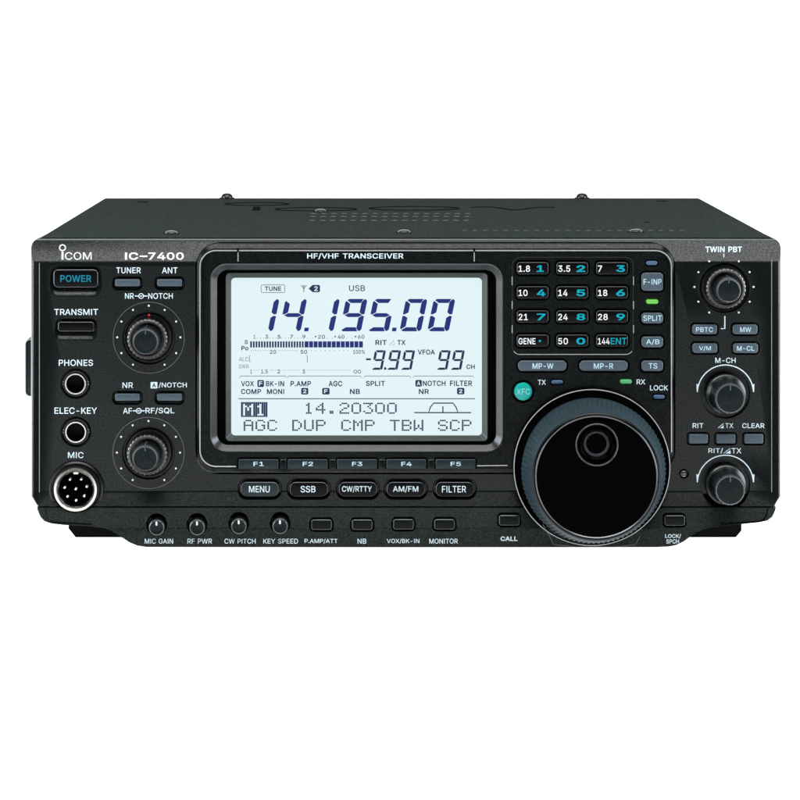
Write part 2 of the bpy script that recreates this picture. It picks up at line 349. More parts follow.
# depths of the front surfaces
YP = 0.0              # main face
YC = -1.3 * mm        # centre plate
YL = -5.6 * mm         # lip, lower vertical part
def yprof(py):
    K = [(236, 9.5 * mm), (239.4, 5.1 * mm), (241.2, 4.3 * mm), (262, 0), (491, 0), (506, -2.4 * mm), (526.5, YL), (560, YL)]
    for (a, ya), (b, yb) in zip(K, K[1:]):
        if a <= py <= b: return ya + (yb - ya) * (py - a) / (b - a)
    return K[0][1] if py < K[0][0] else K[-1][1]
# ------------------------------------------------------------------ left column controls
M0 = M_ink
button('power_button', 53.5, 269.5, 98.0, 287.5, 4.5, -1.0 * mm, YP, M_key, 'panel', 2.4, legend=[('POWER', 60.3, 91.5, 275, 282, M_pink, 0.02)], bev=1.2, scoop=7)
button('transmit_button', 58.0, 321.8, 94.0, 331.5, 2.8, -1.2 * mm, YP, M_key, 'panel', 2.2, bev=1.1, scoop=7)
for x0 in (115.0, 157.2):
    for y0_ in (279.3, 393.8):
        button('push_button', x0, y0_, x0 + 24.6, y0_ + 7.2, 1.5, -1.0 * mm, YP, M_grey, 'panel', 2.0, bev=0.8, ch=0.9, scoop=2.0)
# right column controls
for s, x0, y0_, ta, tb in (('PBTC', 692.3, 324.6, 696, 713), ('MW', 732.8, 324.6, 740, 751.2), ('V/M', 692.5, 343.4, 699, 711), ('M-CL', 733.3, 343.4, 737, 754.3)):
    button('push_button', x0, y0_, x0 + 24.8, y0_ + 9.8, 2.6, -1.0 * mm, YP, M_grey, 'panel', 1.3, legend=[(s, ta, tb, y0_ + 2.5, y0_ + 7.4, M_kink, 0.012)])
for x0 in (688.8, 716.3, 744.2):
    button('push_button', x0, 434.2, x0 + 19.2, 443.8, 1.8, -1.0 * mm, YP, M_grey, 'panel', 1.3)
# centre plate: keypad
keys = [('1.8', 11.5, '1'), ('3.5', 12, '2'), ('7', 4, '3'), ('10', 9, '4'), ('14', 9.3, '5'), ('18', 9.3, '6'),
        ('21', 9.3, '7'), ('24', 9.5, '8'), ('28', 9.7, '9'), ('GENE', 17, '.'), ('50', 9.7, '0'), ('144', 11.5, 'ENT')]
for k, (s, w, d) in enumerate(keys):
    cx = (516.9, 556.6, 596.4)[k % 3]; cy = (262.2, 286.4, 310.5, 334.7)[k // 3]
    lg = [(s, cx + 1.6, cx + 1.6 + w, cy + 3.3, cy + 9.6, M_inkw, 0.010)]
    if d == '.': lg.append((d, cx + 21.8, cx + 24.2, cy + 5.2, cy + 7.4, M_tink, 0.02))
    elif d == 'ENT': lg.append((d, cx + 14.3, cx + 30.2, cy + 3.1, cy + 9.6, M_tink, 0.008))
    else: lg.append((d, cx + 19.8, cx + 28.6 - (1.6 if d == '1' else 0), cy + 3.1, cy + 9.7, M_tink, 0.022))
    button('keypad_key', cx, cy, cx + 31.5, cy + 12.2, 3.0, YC - 1.0 * mm, YC, M_key, 'plate', 1.5, legend=lg)
for s, x0, x1, ta, tb in (('MP-W', 518, 566.5, 532.5, 553.5), ('MP-R', 579.5, 627.8, 593.7, 613.3)):
    button('push_button', x0, 360.6, x1, 371.2, 4.5, YC - 1.0 * mm, YC, M_grey, 'plate', 1.3, legend=[(s, ta, tb, 363.2, 368.8, M_kink, 0.015)])
for s, y0_, y1_, ta, tb in (('F-INP', 272.8, 291.0, 643.5, 661.5), ('SPLIT', 312.8, 323.6, 643.2, 661.8), ('A/B', 336.6, 347.6, 646, 659.4), ('TS', 360.6, 371.3, 648.5, 657.3)):
    cy = (y0_ + y1_) / 2
    button('push_button', 641.6, y0_, 663.2, y1_, 3.4, YC - 1.0 * mm, YC, M_grey, 'plate', 1.3, legend=[(s, ta, tb, cy - 2.9, cy + 2.7, M_kink, 0.008)])
def led(cx, cy, w, h, m, lab):
    mb = MB(); x0, y0_, x1, y1_ = cx - w / 2, cy - h / 2, cx + w / 2, cy + h / 2
    mb.loft([R3(rr(x0 + g, y0_ + g, x1 - g, y1_ - g, 2 - g), YC + d * mm, YC) for g, d in ((0, 1.5), (0, -0.1), (0.5, -0.45), (1.3, -0.6))])
    o = build('indicator_light', mb, m, root, 60); o['label'] = lab
    pocket('plate', lambda g: rr(*grow(x0, y0_, x1, y1_, 0.8 + g), 2.2), YC, 1.8 * mm, ch=0.4)
led(651.7, 263, 11.4, 4.4, M_ledb, 'blue unlit indicator light above F-INP')
led(652.3, 301.7, 12, 4.4, M_ledg, 'lit green indicator light above SPLIT')
led(557.2, 382, 11.8, 4.2, M_ledb, 'blue unlit TX light')
led(626, 381.6, 11.8, 4.4, M_ledg2, 'green lit RX light')
led(659, 396.8, 11.8, 4.2, M_ledb, 'blue unlit LOCK light')
# XFC
mb = MB(); lathe(mb, 523, 391.4, YC, [(8.9, YC + 3 * mm), (8.9, YC - 0.9 * mm), (8.6, YC - 1.2 * mm), (8.0, YC - 1.3 * mm), (0.5, YC - 1.35 * mm)], 48)
xfc = build('round_button', mb, M_teal, root)
label('XFC', 516.6, 530, 388.6, 394.6, YC - 1.4 * mm, xfc, mat('xfc ink', (0.10, 0.27, 0.29), 0.6, 0.05), 0.01, 'legend')
pocket('plate', lambda g: circ(523, 391.4, 10.9 + g, 48), YC, 3.5 * mm, ch=0.9)
# F keys and spacer posts
for k in range(5):
    x0 = 238.6 + 49.3 * k
    lg = [('F%d' % (k + 1), x0 + 14.8, x0 + 25.2, 461.8, 466.0, M_kink, 0.015)]
    button('function_key', x0, 459.4, x0 + 39.6, 469.0, 0.9, YC - 1.5 * mm, YC, M_fkey, 'plate', 0.9, legend=lg, bev=0.7, depth=2 * mm)
for k in range(4):
    x0 = 280.4 + 49.3 * k
    button('key_spacer', x0, 459.6, x0 + 6.0, 468.4, 0.5, YC - 0.6 * mm, YC, M_plate, None, bev=0.8)
# mode keys
for k, (s, ta, tb) in enumerate((('MENU', 249, 269.7), ('SSB', 300.6, 315.5), ('CW/RTTY', 342, 371.8), ('AM/FM', 393, 418.3), ('FILTER', 442, 466))):
    x0 = (240.8, 289.8, 338.8, 386.9, 435.8)[k]
    button('mode_key', x0, 482, x0 + 38, 496.6, 6.0, -1.2 * mm, YP, M_fkey if k == 0 else M_key, 'panel', 2.6, legend=[(s, ta, tb, 485.9, 492.4, M_ink, 0.006)], bev=1.2, ch=0.6)
# lip keys
for x0, yk in ((311.2, 519.6), (351.9, 519.6), (393.2, 519.2), (434.2, 519.2), (499.0, 515.2), (664.5, 515.4)):
    button('push_button', x0, yk, x0 + 20.6, yk + 10.4, 2.6, -6.0 * mm, -4.8 * mm, M_lipkey, 'lip', 1.5, bev=1.3, depth=5 * mm)
# small lip knobs with pockets
def small_knob(cx, cy):
    yk = -9.5 * mm
    mb = MB()
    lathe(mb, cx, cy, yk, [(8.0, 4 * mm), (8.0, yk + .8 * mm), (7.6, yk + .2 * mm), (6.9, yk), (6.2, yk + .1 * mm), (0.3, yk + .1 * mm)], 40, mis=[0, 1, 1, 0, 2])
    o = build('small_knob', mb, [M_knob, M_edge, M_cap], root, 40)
    mb = MB(); mb.poly(R3(rr(cx - 1.0, cy - 6.2, cx + 0.8, cy - 2.2, 0.8), yk - .1 * mm, yk)); build('pointer_mark', mb, M_inkw, o)
    pocket('lip', lambda g: circ(cx, cy - 3.6, 10.2 + g, 40), -4.8 * mm, 6 * mm, ch=0.4)
for cx, cy in ((156.6, 527.7), (197.1, 527.5), (238.8, 526.4), (280.1, 526.3)):
    small_knob(cx, cy)
# pockets for rotary knobs
for cx, cy, r in ((148.8, 338.2, 26), (148.5, 453.2, 26), (724.5, 288, 24.5)):
    pocket('panel', lambda g: circ(cx, cy, r + g, 72), 0, 2.2 * mm, ch=0.5)
for cx, cy, r in ((725.4, 393.8, 24.5), (725.4, 484.2, 24.5)):
    pocket('panel', lambda g: circ(cx, cy, r + g, 72), 0, 2.2 * mm, ch=0.4)
for cx, cy, r in ((75.6, 383.8, 14.6), (75.9, 432, 14.6)):
    pocket('panel', lambda g: circ(cx, cy, r + g, 60), 0, 2.0 * mm, ch=0.9)
def bore(cx, cy, r, d): CUT['panel2'].loft([R3(circ(cx, cy, r, 60), y, 0) for y in (-9 * mm, d)])
bore(75.6, 383.8, 9.6, 8 * mm); bore(75.9, 432, 9.6, 8 * mm); bore(76.4, 488.4, 24, 7 * mm)
pocket('panel', lambda g: circ(684, 473.8, 4.6 + g, 32), 0, 3 * mm, ch=0.4)
pocket('panel', lambda g: rr(195.4 - g, 242.8 - g, 675.4 + g, 474.2 + g, 24), 4 * mm, 5 * mm, ch=0.01, y0=0)
pocket('plate', lambda g: rr(211.5 - g, 265 - g, 501.8 + g, 451 + g, 14), YC, 9 * mm, ch=0.01)
# ------------------------------------------------------------------ front panel solid
def sweep(pts, x0, x1, yb):
    """prism along x whose front follows yprof at the given heights"""
    mb = MB()
    sec = [(yprof(p), p) for p in pts] + [(yb, pts[-1]), (yb, pts[0])]
    rings = [[W(x, p, y) for y, p in sec] for x in (x0, x1)]
    mb.loft(rings)
    n = len(sec)
    for i in range(n):
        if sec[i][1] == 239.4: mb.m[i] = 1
    return mb
def envelope(outl, ys, y0):
    mb = MB(); mb.loft([R3(outl(g), y, y0) for g, y in ys], mis=[0] + [1] * (len(ys) - 4) + [0, 0]); return mb
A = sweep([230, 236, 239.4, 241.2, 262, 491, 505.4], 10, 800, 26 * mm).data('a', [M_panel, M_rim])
def pan_out(g):
    # rounded top corners, clipped lower corners
    o = []
    x0, x1, yt, yb = 30.6 + g, 781.2 - g, 238.4 + g * 0.3, 512
    r = 9.5
    o += [(x1 - r + r * cos(radians(a)), yt + r - r * sin(radians(a))) for a in range(0, 91, 15)]
    o += [(x0 + r - r * sin(radians(a)), yt + r - r * cos(radians(a))) for a in range(0, 91, 15)]
    o += [(x0, 496), (x0 + 4.8, 504), (x0 + 4.8, yb), (x1 - 4.8, yb), (x1 - 4.8, 504), (x1, 496)]
    return o
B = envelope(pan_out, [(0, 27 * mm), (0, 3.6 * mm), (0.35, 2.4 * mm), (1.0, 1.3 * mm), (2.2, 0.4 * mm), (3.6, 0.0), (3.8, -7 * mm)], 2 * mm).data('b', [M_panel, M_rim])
me = boolean(A, B, 'INTERSECT')
me = boolean(me, CUT['panel2'].data('c', [M_panel]), 'DIFFERENCE')
me = boolean(me, CUT['panel'].data('c', [M_panel]), 'DIFFERENCE')
finish(me, 30); front = link('front_panel', me, root)
# lip
LS = [(34.4, 500), (35.6, 512), (38.0, 519), (41.4, 523.0), (48, 525.4), (62, 526.6), (88, 527.8), (104, 529.6), (112, 532.6), (121, 538.5), (129, 543.8), (137, 547.0), (146, 548.4),
      (400, 548.6), (657, 548.5), (669, 548.0), (677, 546.4), (684, 543.0), (691, 537.8), (697, 533.6), (704, 530.6), (714, 528.9), (735, 526.6), (760, 524.2), (770, 522.8), (774.8, 519.0), (777.4, 512), (778.8, 500)]
def lip_out(g):
    cx, cy = 406, 515
    o = []
    for x, y in LS:
        xx = x + (g if x < cx else -g) * (1 if (x < 50 or x > 762) else 0.1)
        yy = y - (min(g, 1.4) if y > 506 else 0)
        o.append((xx, yy))
    return o
A = sweep([506.8, 526.5, 560], 10, 800, 24 * mm).data('a', [M_lip, M_rim])
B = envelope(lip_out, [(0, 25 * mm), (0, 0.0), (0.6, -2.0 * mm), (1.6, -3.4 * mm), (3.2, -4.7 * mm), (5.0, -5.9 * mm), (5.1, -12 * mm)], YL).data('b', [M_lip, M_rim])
me = boolean(A, B, 'INTERSECT')
me = boolean(me, CUT['lip'].data('c', [M_lip]), 'DIFFERENCE')
finish(me, 30); lip = link('lower_panel', me, root)
# dark backing between panel and lip
mb = MB(); mb.loft([R3(rr(40, 495, 772, 518, 3), 25 * mm, 0), R3(rr(40, 495, 772, 518, 3), 1.0 * mm, 0)])
build('seam_strip', mb, M_black, root)
for pts in ([(45.4, 508), (46.2, 514), (48.2, 519.5), (52, 521.8), (100, 524.4)], [(768.0, 508), (766.8, 514), (764, 519), (760, 521), (712, 524.6)]):
    P = []
    for i in range(len(pts) - 1):
        for k in range(6): P.append(tuple(pts[i][j] + (pts[i + 1][j] - pts[i][j]) * k / 6 for j in (0, 1)))
    mb = MB()
    for i in range(len(P) - 1): pass
    n = len(P); i0 = 0
    for dx, dy in ((-.45, -.45), (.45, .45)):
        mb.v += [W(x + dx, y + dy, yprof(y + dy) - .12 * mm, yprof(y)) for x, y in P]
    for i in range(n - 1): mb.f.append((i, n + i, n + i + 1, i + 1)); mb.m.append(0)
    build('moulded_seam', mb, M_black, lip, fix=False)
# thin bright lines at the panel's sides
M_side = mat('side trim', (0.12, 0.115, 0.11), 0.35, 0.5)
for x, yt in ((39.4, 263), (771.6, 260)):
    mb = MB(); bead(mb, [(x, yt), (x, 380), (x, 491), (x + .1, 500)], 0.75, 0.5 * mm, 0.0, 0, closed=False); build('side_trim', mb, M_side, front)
# ------------------------------------------------------------------ centre plate
RC = 20
def cr(g): return rr(196.6 + g, 243.8 + g * 1.0, 674.2 - g, 473.0 - g, RC - g, 10)
mb = MB()
mb.loft([R3(cr(0), 8 * mm, 0), R3(cr(0), 0.5 * mm, 0), R3(cr(0.5), 0.0, 0), R3(cr(4.4), -0.85 * mm, 0), R3(cr(4.8), YC + 0.1 * mm, 0), R3(cr(5.3), YC, YC)], mis=[0, 0, 1, 0, 0])
me = boolean(mb.data('p', [M_plate, M_panel]), CUT['plate'].data('c', [M_plate]), 'DIFFERENCE')
finish(me, 30); plate = link('centre_panel', me, root)
# pale bead drawing the centre plate's edge highlight (open at the dial)
def cpath(x0, y0, x1, y1, r):
    p = [(x1, 452), (x1, 360)] + arc(x1 - r, y0 + r, r, 0, 90, 10) + [(474, y0), (238, y0)] + arc(x0 + r, y0 + r, r, 90, 180, 10) + [(x0, 350)] + arc(x0 + r, y1 - r, r, 180, 270, 10) + [(236, y1)]
    return p
mb = MB(); bead(mb, cpath(200.0, 250.6, 671.4, 466.4, 16), 1.5, 0.9 * mm, YC, YC, closed=False)
bead(mb, [(477, 465.8), (507.5, 465.4)], 1.1, 0.5 * mm, YC, YC, closed=False)
build('edge_highlight', mb, M_pale, plate)
mb = MB(); bead(mb, arc(214, 455, 17, 190, 270, 10) + [(300, 472), (420, 472), (514, 471.8)], 0.9, 0.5 * mm, 0.1 * mm, 0, closed=False)
build('lower_bead', mb, M_dline, plate)
for x in (238, 474.2):
    mb = MB(); mb.loft([R3(rr(x - 0.9, 248.2, x + 0.9, 252.0, 0.3), YC + d, YC) for d in (0, -0.55 * mm)])
    stroke(mb, [(x, 252), (x, 261.5)], 0.8, YC - 0.05 * mm, YC, 1)
    build('seam_notch', mb, [M_black, M_line], plate)
# keypad surround
mb = MB(); kp = rr(512.4, 257.2, 633.2, 354.4, 8, 8)
bead(mb, kp, 0.9, 0.5 * mm, YC + 0.05 * mm, YC)
build('keypad_border', mb, mat('border', (0.006, 0.006, 0.006), 0.4, 0.2), plate)
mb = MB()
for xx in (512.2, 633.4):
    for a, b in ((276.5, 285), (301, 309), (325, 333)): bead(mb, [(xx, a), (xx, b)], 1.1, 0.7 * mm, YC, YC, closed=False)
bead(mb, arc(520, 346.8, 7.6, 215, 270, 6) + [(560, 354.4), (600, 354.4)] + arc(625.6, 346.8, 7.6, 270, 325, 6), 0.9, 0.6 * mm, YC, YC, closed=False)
build('keypad_border_glint', mb, M_pale, plate).name = 'border_highlight'
# ------------------------------------------------------------------ display
def dr(g, r): return rr(209.6 + g, 263.0 + g, 503.6 - g, 452.8 - g, r, 8)
mb = MB()
mb.loft([R3(dr(0, 17), YC + 6 * mm, YC), R3(dr(0, 17), YC + 0.1 * mm, YC), R3(dr(0.8, 16), YC - 0.5 * mm, YC), R3(dr(1.6, 15.5), YC - 0.45 * mm, YC),
         R3(dr(7.2, 11), YC + 1.9 * mm, YC), R3(dr(7.4, 11), YC + 5.2 * mm, YC)], False, False, mis=[0, 0, 0, 0, 1])
bz = build('display_bezel', mb, [M_bezel, M_black], root, 30)
mb = MB()
y5 = YC + 5 * mm; y7 = YC + 6.6 * mm
mb.loft([R3(rr(214, 266, 500, 449, 10, 8), y5, y5), R3(rr(225.4, 272.2, 488.0, 441.6, 4, 8), y5 - 0.1 * mm, y5),
         R3(rr(226.1, 273.0, 487.2, 440.8, 4, 8), y5 - 0.5 * mm, y5), R3(rr(231.2, 277.8, 481.9, 435.4, 4, 8), y7, y7)], False, False, mis=[1, 0, 0])
build('inner_frame', mb, [M_inner, M_black], bz, 30)
YD = YC + 6.6 * mm
mb = MB(); mb.loft([R3(rr(228, 274, 486, 438, 4, 6), YD + 2 * mm, YD), R3(rr(228, 274, 486, 438, 4, 6), YD, YD)])
lcd = build('display_screen', mb, M_lcd, root)
lcd['label'] = 'lit pale blue display reading 14.195.00'
YI = YD - 0.06 * mm
def dlab(s, x0, x1, y0_, y1_, bold=0.022, m=None, name='display_word'):
    mb = MB(); add_text(mb, s, x0, x1, y0_, y1_, YI, YD, bold); return build(name, mb, m or M_dot, lcd)
SEG = {'0': 'abcdef', '1': 'bc', '4': 'fgbc', '5': 'afgcd', '9': 'afgbcd'}
def seg7(mb, ch, xr, yt, h, w, tv, th, sl, gap=0.5):
    x1 = 0; x0 = -w; k = tv / 4.7
    def X(x, y): return (xr + x - y * sl, yt + y)
    hm = h / 2
    P = {'a': [(x0 + 1.4 * k, 1.1 * k), (x0 + 3 * k, 0), (x1 - 3.4 * k, 0), (x1 - 5.3 * k, th), (x0 + 5.1 * k, th)],
         'b': [(x1 - 2.5 * k, .2 * k), (x1 - 1.0 * k, .5 * k), (x1, 2.0 * k), (x1, hm - 1.0 * k), (x1 - tv * .45, hm - .5 * k), (x1 - tv, hm - 2.4 * k), (x1 - tv, th * .75)],
         'f': [(x0, th * .75), (x0 + 1.0 * k, th * .5), (x0 + tv, th + .8 * k), (x0 + tv, hm - 2.4 * k), (x0 + tv * .4, hm - .7 * k), (x0, hm - .7 * k)],
         'g': [(x0 + 1.6 * k, hm), (x0 + 5 * k, hm - th * .48), (x1 - 5 * k, hm - th * .48), (x1 - 1.8 * k, hm), (x1 - 5 * k, hm + th * .48), (x0 + 5 * k, hm + th * .48)]}
    fl = lambda L: [(x, h - y) for x, y in L]
    P['d'], P['c'], P['e'] = fl(P['a']), fl(P['b']), fl(P['f'])
    for q in 'dc': P[q] = P[q][::-1]
    P['e'] = P['e'][::-1]
    for s in SEG[ch]: mb.poly(R3([X(*p) for p in P[s]], YI, YD))
fd = []
for ch, xr in (('1', 279.6), ('4', 307.2), ('1', 340.0), ('9', 367.6), ('5', 395.2), ('0', 427.6), ('0', 455.4)):
    mb = MB(); seg7(mb, ch, xr, 298.9, 32.4, 21.6, 5.3, 4.1, 0.205); build('frequency_digit', mb, M_seg, lcd)
for x in (304.0, 391.8):
    mb = MB(); mb.poly(R3([(x + .6, 327.6), (x + 5, 327.6), (x + 4.3, 331.3), (x, 331.3)], YI, YD)); build('decimal_point', mb, M_seg, lcd)
for ch, xr in (('9', 386.0), ('9', 401.2), ('9', 415.2), ('9', 450.9), ('9', 464.9)):
    mb = MB(); seg7(mb, ch, xr, 350.2, 19.6, 11.0, 2.5, 2.2, 0.19, 0.35); build('small_digit', mb, M_dot, lcd)
mb = MB(); mb.poly(R3(rr(366, 358.3, 371, 360.2, .2), YI, YD)); mb.poly(R3(rr(384.0, 367.3, 386.3, 369.7, .2), YI, YD)); build('minus_and_point', mb, M_dot, lcd)
# words
mb = MB(); stroke(mb, rr(261.2, 284.9, 284.8, 292.6, 1.5), 0.5, YI, YD, closed=True); build('tune_box', mb, M_dot, lcd)
for a in (('TUNE', 264.8, 281.2, 286.4, 291.0), ('USB', 349, 365, 285.2, 291.2, 0.008), ('VFOA', 417.7, 434.9, 349.5, 354.6), ('CH', 466.4, 474.8, 364.4, 369.1),
          ('RIT', 375.4, 386.8, 340, 345), ('TX', 397.3, 405.7, 340, 345),
          ('VOX', 241, 254.1, 381, 386.3), ('BK-IN', 265.9, 284.2, 381, 386.3), ('P.AMP', 290.5, 311, 381, 386.3), ('AGC', 328.5, 342.2, 380.8, 386.4),
          ('COMP', 241, 261.1, 389, 394.1), ('MONI', 266.9, 284.2, 389, 394.1), ('NB', 349.9, 360, 389, 394.1), ('SPLIT', 365.8, 385, 380.8, 386),
          ('NOTCH', 422.8, 445.6, 380.6, 386), ('FILTER', 450, 472.2, 380.6, 386), ('NR', 418.8, 429.1, 389, 394)):
    dlab(*a)
for s, x0, x1, y0_, y1_ in (('2', 308.6, 320, 284.9, 292.2), ('F', 257.4, 264.0, 380.0, 387.0), ('2', 301.2, 308.3, 387.9, 394.5), ('F', 322.2, 329.6, 387.9, 394.5), ('A', 415.4, 421.8, 379.9, 386.6), ('2', 457, 464.4, 387.8, 394.4)):
    mb = MB()
    if x1 - x0 > 9:
        mb.poly(R3([(x0, (y0_ + y1_) / 2), (x0 + 4, y0_), (x1 - 1, y0_), (x1, y0_ + 1), (x1, y1_ - 1), (x1 - 1, y1_), (x0 + 4, y1_)], YI, YD)); c = x0 + 7.4
    else: mb.poly(R3(rr(x0, y0_, x1, y1_, 1.3), YI, YD)); c = (x0 + x1) / 2
    add_text(mb, s, c - 1.8, c + 1.8, y0_ + 1.3, y1_ - 1.3, YI - 0.05 * mm, YD, 0.02, 1)
    build('boxed_symbol', mb, [M_dot, M_lpale], lcd)
mb = MB(); stroke(mb, [(303.8, 291.9), (303.8, 285.4)], .7, YI, YD); stroke(mb, [(301, 285.3), (303.8, 288.8), (306.6, 285.3)], .6, YI, YD)
stroke(mb, [(302.4, 285.3), (303.8, 287), (305.2, 285.3)], .45, YI, YD); build('antenna_symbol', mb, M_dot, lcd)
mb = MB(); stroke(mb, [(389.4, 344.8), (394, 344.8), (394, 340.2)], .45, YI, YD, closed=True); build('delta_symbol', mb, M_dot, lcd)
# signal meter
mb = MB()
for k in range(20): mb.poly(R3(rr(250.2 + k * 2.72, 341.3, 250.2 + k * 2.72 + 1.75, 347.5, .2), YI, YD), 0)
for k in range(13): mb.poly(R3(rr(304.6 + k * 4.53, 341.3, 304.6 + k * 4.53 + 3.95, 347.5, .3), YI, YD), 1)
build('meter_bars', mb, [M_dot, M_seg], lcd)
mb = MB()
for s, x0, x1 in (('1', 253.6, 255.4), ('3', 265.2, 268.2), ('5', 277.6, 280.6), ('7', 290, 293), ('9', 302.5, 305.5), ('20', 318, 325), ('40', 337.8, 344.4), ('60', 358.0, 364.4)):
    add_text(mb, s, x0, x1, 334.8, 338.7, YI, YD, 0.012)
for a, b, n in ((256.8, 264, 3), (269.5, 276.3, 3), (281.8, 288.8, 3), (294.4, 301.3, 3), (307.5, 312.5, 2), (327.3, 332.3, 2), (347, 352, 2)):
    dots(mb, [(a + (b - a) * k / (n - 1), 338.2) for k in range(n)], .38, YI, YD)
for x in (315.6, 335.2, 355.4): mb.poly(R3(rr(x - .8, 335.9, x + .8, 337.2, .2), YI, YD))
for s, x0, x1 in (('20', 269.9, 276.2), ('50', 300.6, 307.2), ('100%', 353.2, 364.8)): add_text(mb, s, x0, x1, 349.9, 353.8, YI, YD, 0.012)
dots(mb, [(251.2 + 2.3 * k, 350.6) for k in range(8)] + [(279 + 2.3 * k, 350.6) for k in range(9)] + [(311.5 + 4.6 * k, 350.6) for k in range(9)], .38, YI, YD)
for s, x0, x1 in (('1', 250.3, 252), ('1.5', 261.2, 267.8), ('2', 277.4, 280.2), ('3', 302.3, 305.2)): add_text(mb, s, x0, x1, 369.5, 373.4, YI, YD, 0.012)
for cx in (355.3, 359.4): stroke(mb, circ(cx, 371.6, 1.6, 14), .6, YI, YD, closed=True)
dots(mb, [(254.2 + 2.2 * k, 370.2) for k in range(3)] + [(270.8 + 2.2 * k, 370.2) for k in range(3)] + [(283 + 2.35 * k, 370.2) for k in range(8)] + [(307.8 + 2.35 * k, 370.2) for k in range(19)], .38, YI, YD)
stroke(mb, [(250.6, 355.8), (249.4, 355.8), (249.4, 361.8), (250.6, 361.8)], .5, YI, YD); stroke(mb, [(306.2, 355.8), (307.4, 355.8), (307.4, 361.8), (306.2, 361.8)], .5, YI, YD)
build('meter_scale', mb, M_dot, lcd)
for a in (('S', 244.6, 247.8, 340, 344), ('Po', 241.4, 248.4, 346, 350.4), ('ALC', 239, 248.2, 357, 361.2, 0, M_faint), ('SWR', 238.8, 248.8, 364.4, 368.4, 0, M_faint)): dlab(*a)
mb = MB()
for a, b in ((239.3, 286.4), (287.6, 361.4), (364, 410.8), (412.8, 473.8)):
    stroke(mb, [(a, 377.8), (a + 1, 376), (b - 1, 376), (b, 377.8)], .5, YI, YD)
stroke(mb, [(238.4, 398.7), (475, 398.7)], .8, YI, YD); build('divider_lines', mb, M_dot, lcd)
# dot matrix
F57 = {'A': '01110 10001 10001 11111 10001 10001 10001', 'G': '01110 10001 10000 10011 10001 10001 01110', 'C': '01110 10001 10000 10000 10000 10001 01110',
       'D': '11100 10010 10001 10001 10001 10010 11100', 'U': '10001 10001 10001 10001 10001 10001 01110', 'P': '11110 10001 10001 11110 10000 10000 10000',
       'M': '10001 11011 10101 10101 10001 10001 10001', 'T': '11111 00100 00100 00100 00100 00100 00100', 'B': '11110 10001 10001 11110 10001 10001 11110',
       'W': '10001 10001 10001 10101 10101 11011 10001', 'S': '01110 10001 10000 01110 00001 10001 01110', '1': '00100 01100 00100 00100 00100 00100 01110',
       '4': '00010 00110 01010 10010 11111 00010 00010', '.': '00000 00000 00000 00000 00000 01100 01100', '2': '01110 10001 00001 00110 01000 10000 11111',
       '0': '01110 10001 10001 10001 10001 10001 01110', '3': '11111 00010 00100 00010 00001 10001 01110'}
def matrix(s, x, y, px=1.98, py=1.6, fill=0.9, inv=False):
    mb = MB()
    for k, ch in enumerate(s):
        for r, row in enumerate(F57[ch].split()):
            for c, b in enumerate(row):
                if b == '1':
                    x0 = x + (6 * k + c) * px; y0_ = y + r * py
                    mb.poly(R3([(x0, y0_ + py * fill), (x0 + px * fill, y0_ + py * fill), (x0 + px * fill, y0_), (x0, y0_)], YI - (0.05 * mm if inv else 0), YD))
    return mb
mb = matrix('14.20300', 303.9, 402.7); build('memory_frequency', mb, M_dot, lcd)
for s, x in (('AGC', 243.6), ('DUP', 292.2), ('CMP', 341.2), ('TBW', 389.9), ('SCP', 438)):
    build('menu_word', matrix(s, x, 419.8), M_dot, lcd)
mb = MB()
for k in range(13): mb.poly(R3(rr(241 + 2.05 * k, 402, 242.85 + 2.05 * k, 417, .1), YI, YD))
build('memory_block', mb, M_dot, lcd)
build('memory_number', matrix('M1', 243.2, 404, 2.03, 1.65, 0.98, True), M_lpale, lcd)
mb = MB(); stroke(mb, [(414.2, 412.6), (428.6, 412.6), (430.2, 407.5), (433.6, 403.1), (453, 403.1), (456.2, 407.5), (458, 412.6), (471.2, 412.6)], 1.2, YI, YD)
stroke(mb, [(429, 412.6), (458, 412.6)], 1.2, YI, YD); stroke(mb, [(442.9, 406.2), (442.9, 412.6)], 1.2, YI, YD); build('filter_symbol', mb, M_dot, lcd)
# ------------------------------------------------------------------ printed labels on the panel
def pl(s, x0, x1, y0_, y1_, y=0.0, par=None, m=None, bold=0.007, **k): return label(s, x0, x1, y0_, y1_, y, par or front, m, bold, **k)
def pband(py): return yprof(py)
def tilt_label(mb_fn, par, m, name='printed_label'):
    """print on the sloped upper band: vertices follow the slope"""
    mb = MB(); mb_fn(mb)
    out = []
    for x, y, z in mb.v:
        py = VY + (ZC - z) / S
        yy = yprof(py)
        for _ in range(4): f = (D + yy) / D; yy = yprof(VY + (py - VY) * f) - 0.08 * mm
        out.append((x * f, yy, ZC - (ZC - z) * f))
    mb.v = out
    return build(name, mb, m, par)
def logo(mb):
    add_text(mb, 'COM', 65.0, 91.6, 252.2, 259.7, 0, 0, 0.0)
    mb.poly(R3(rr(61.5, 251.6, 63.5, 259.6, .2), 0, 0)); stroke(mb, circ(62.5, 247.7, 2.9, 24), 1.1, 0, 0, closed=True)
tilt_label(logo, front, M_inkw, 'maker_logo')
def model(mb):
    add_text(mb, 'IC', 124.9, 138.2, 252.4, 259.8, 0, 0, 0.02); mb.poly(R3(rr(139.6, 255.6, 147.4, 257.0, .1), 0, 0)); add_text(mb, '7400', 148.4, 183.8, 252.4, 259.8, 0, 0, 0.018)
tilt_label(model, front, M_inkw)
tilt_label(lambda mb: add_text(mb, 'TWIN PBT', 705.4, 742, 246.6, 252.1, 0, 0, 0.02), front, M_ink)
tilt_label(lambda mb: stroke(mb, [(723.8, 253.6), (723.8, 257.4)], .8, 0, 0), front, M_ink)
label('HF/VHF TRANSCEIVER', 307.2, 403.4, 253.2, 259.2, YC, plate, M_ink, 0.010)
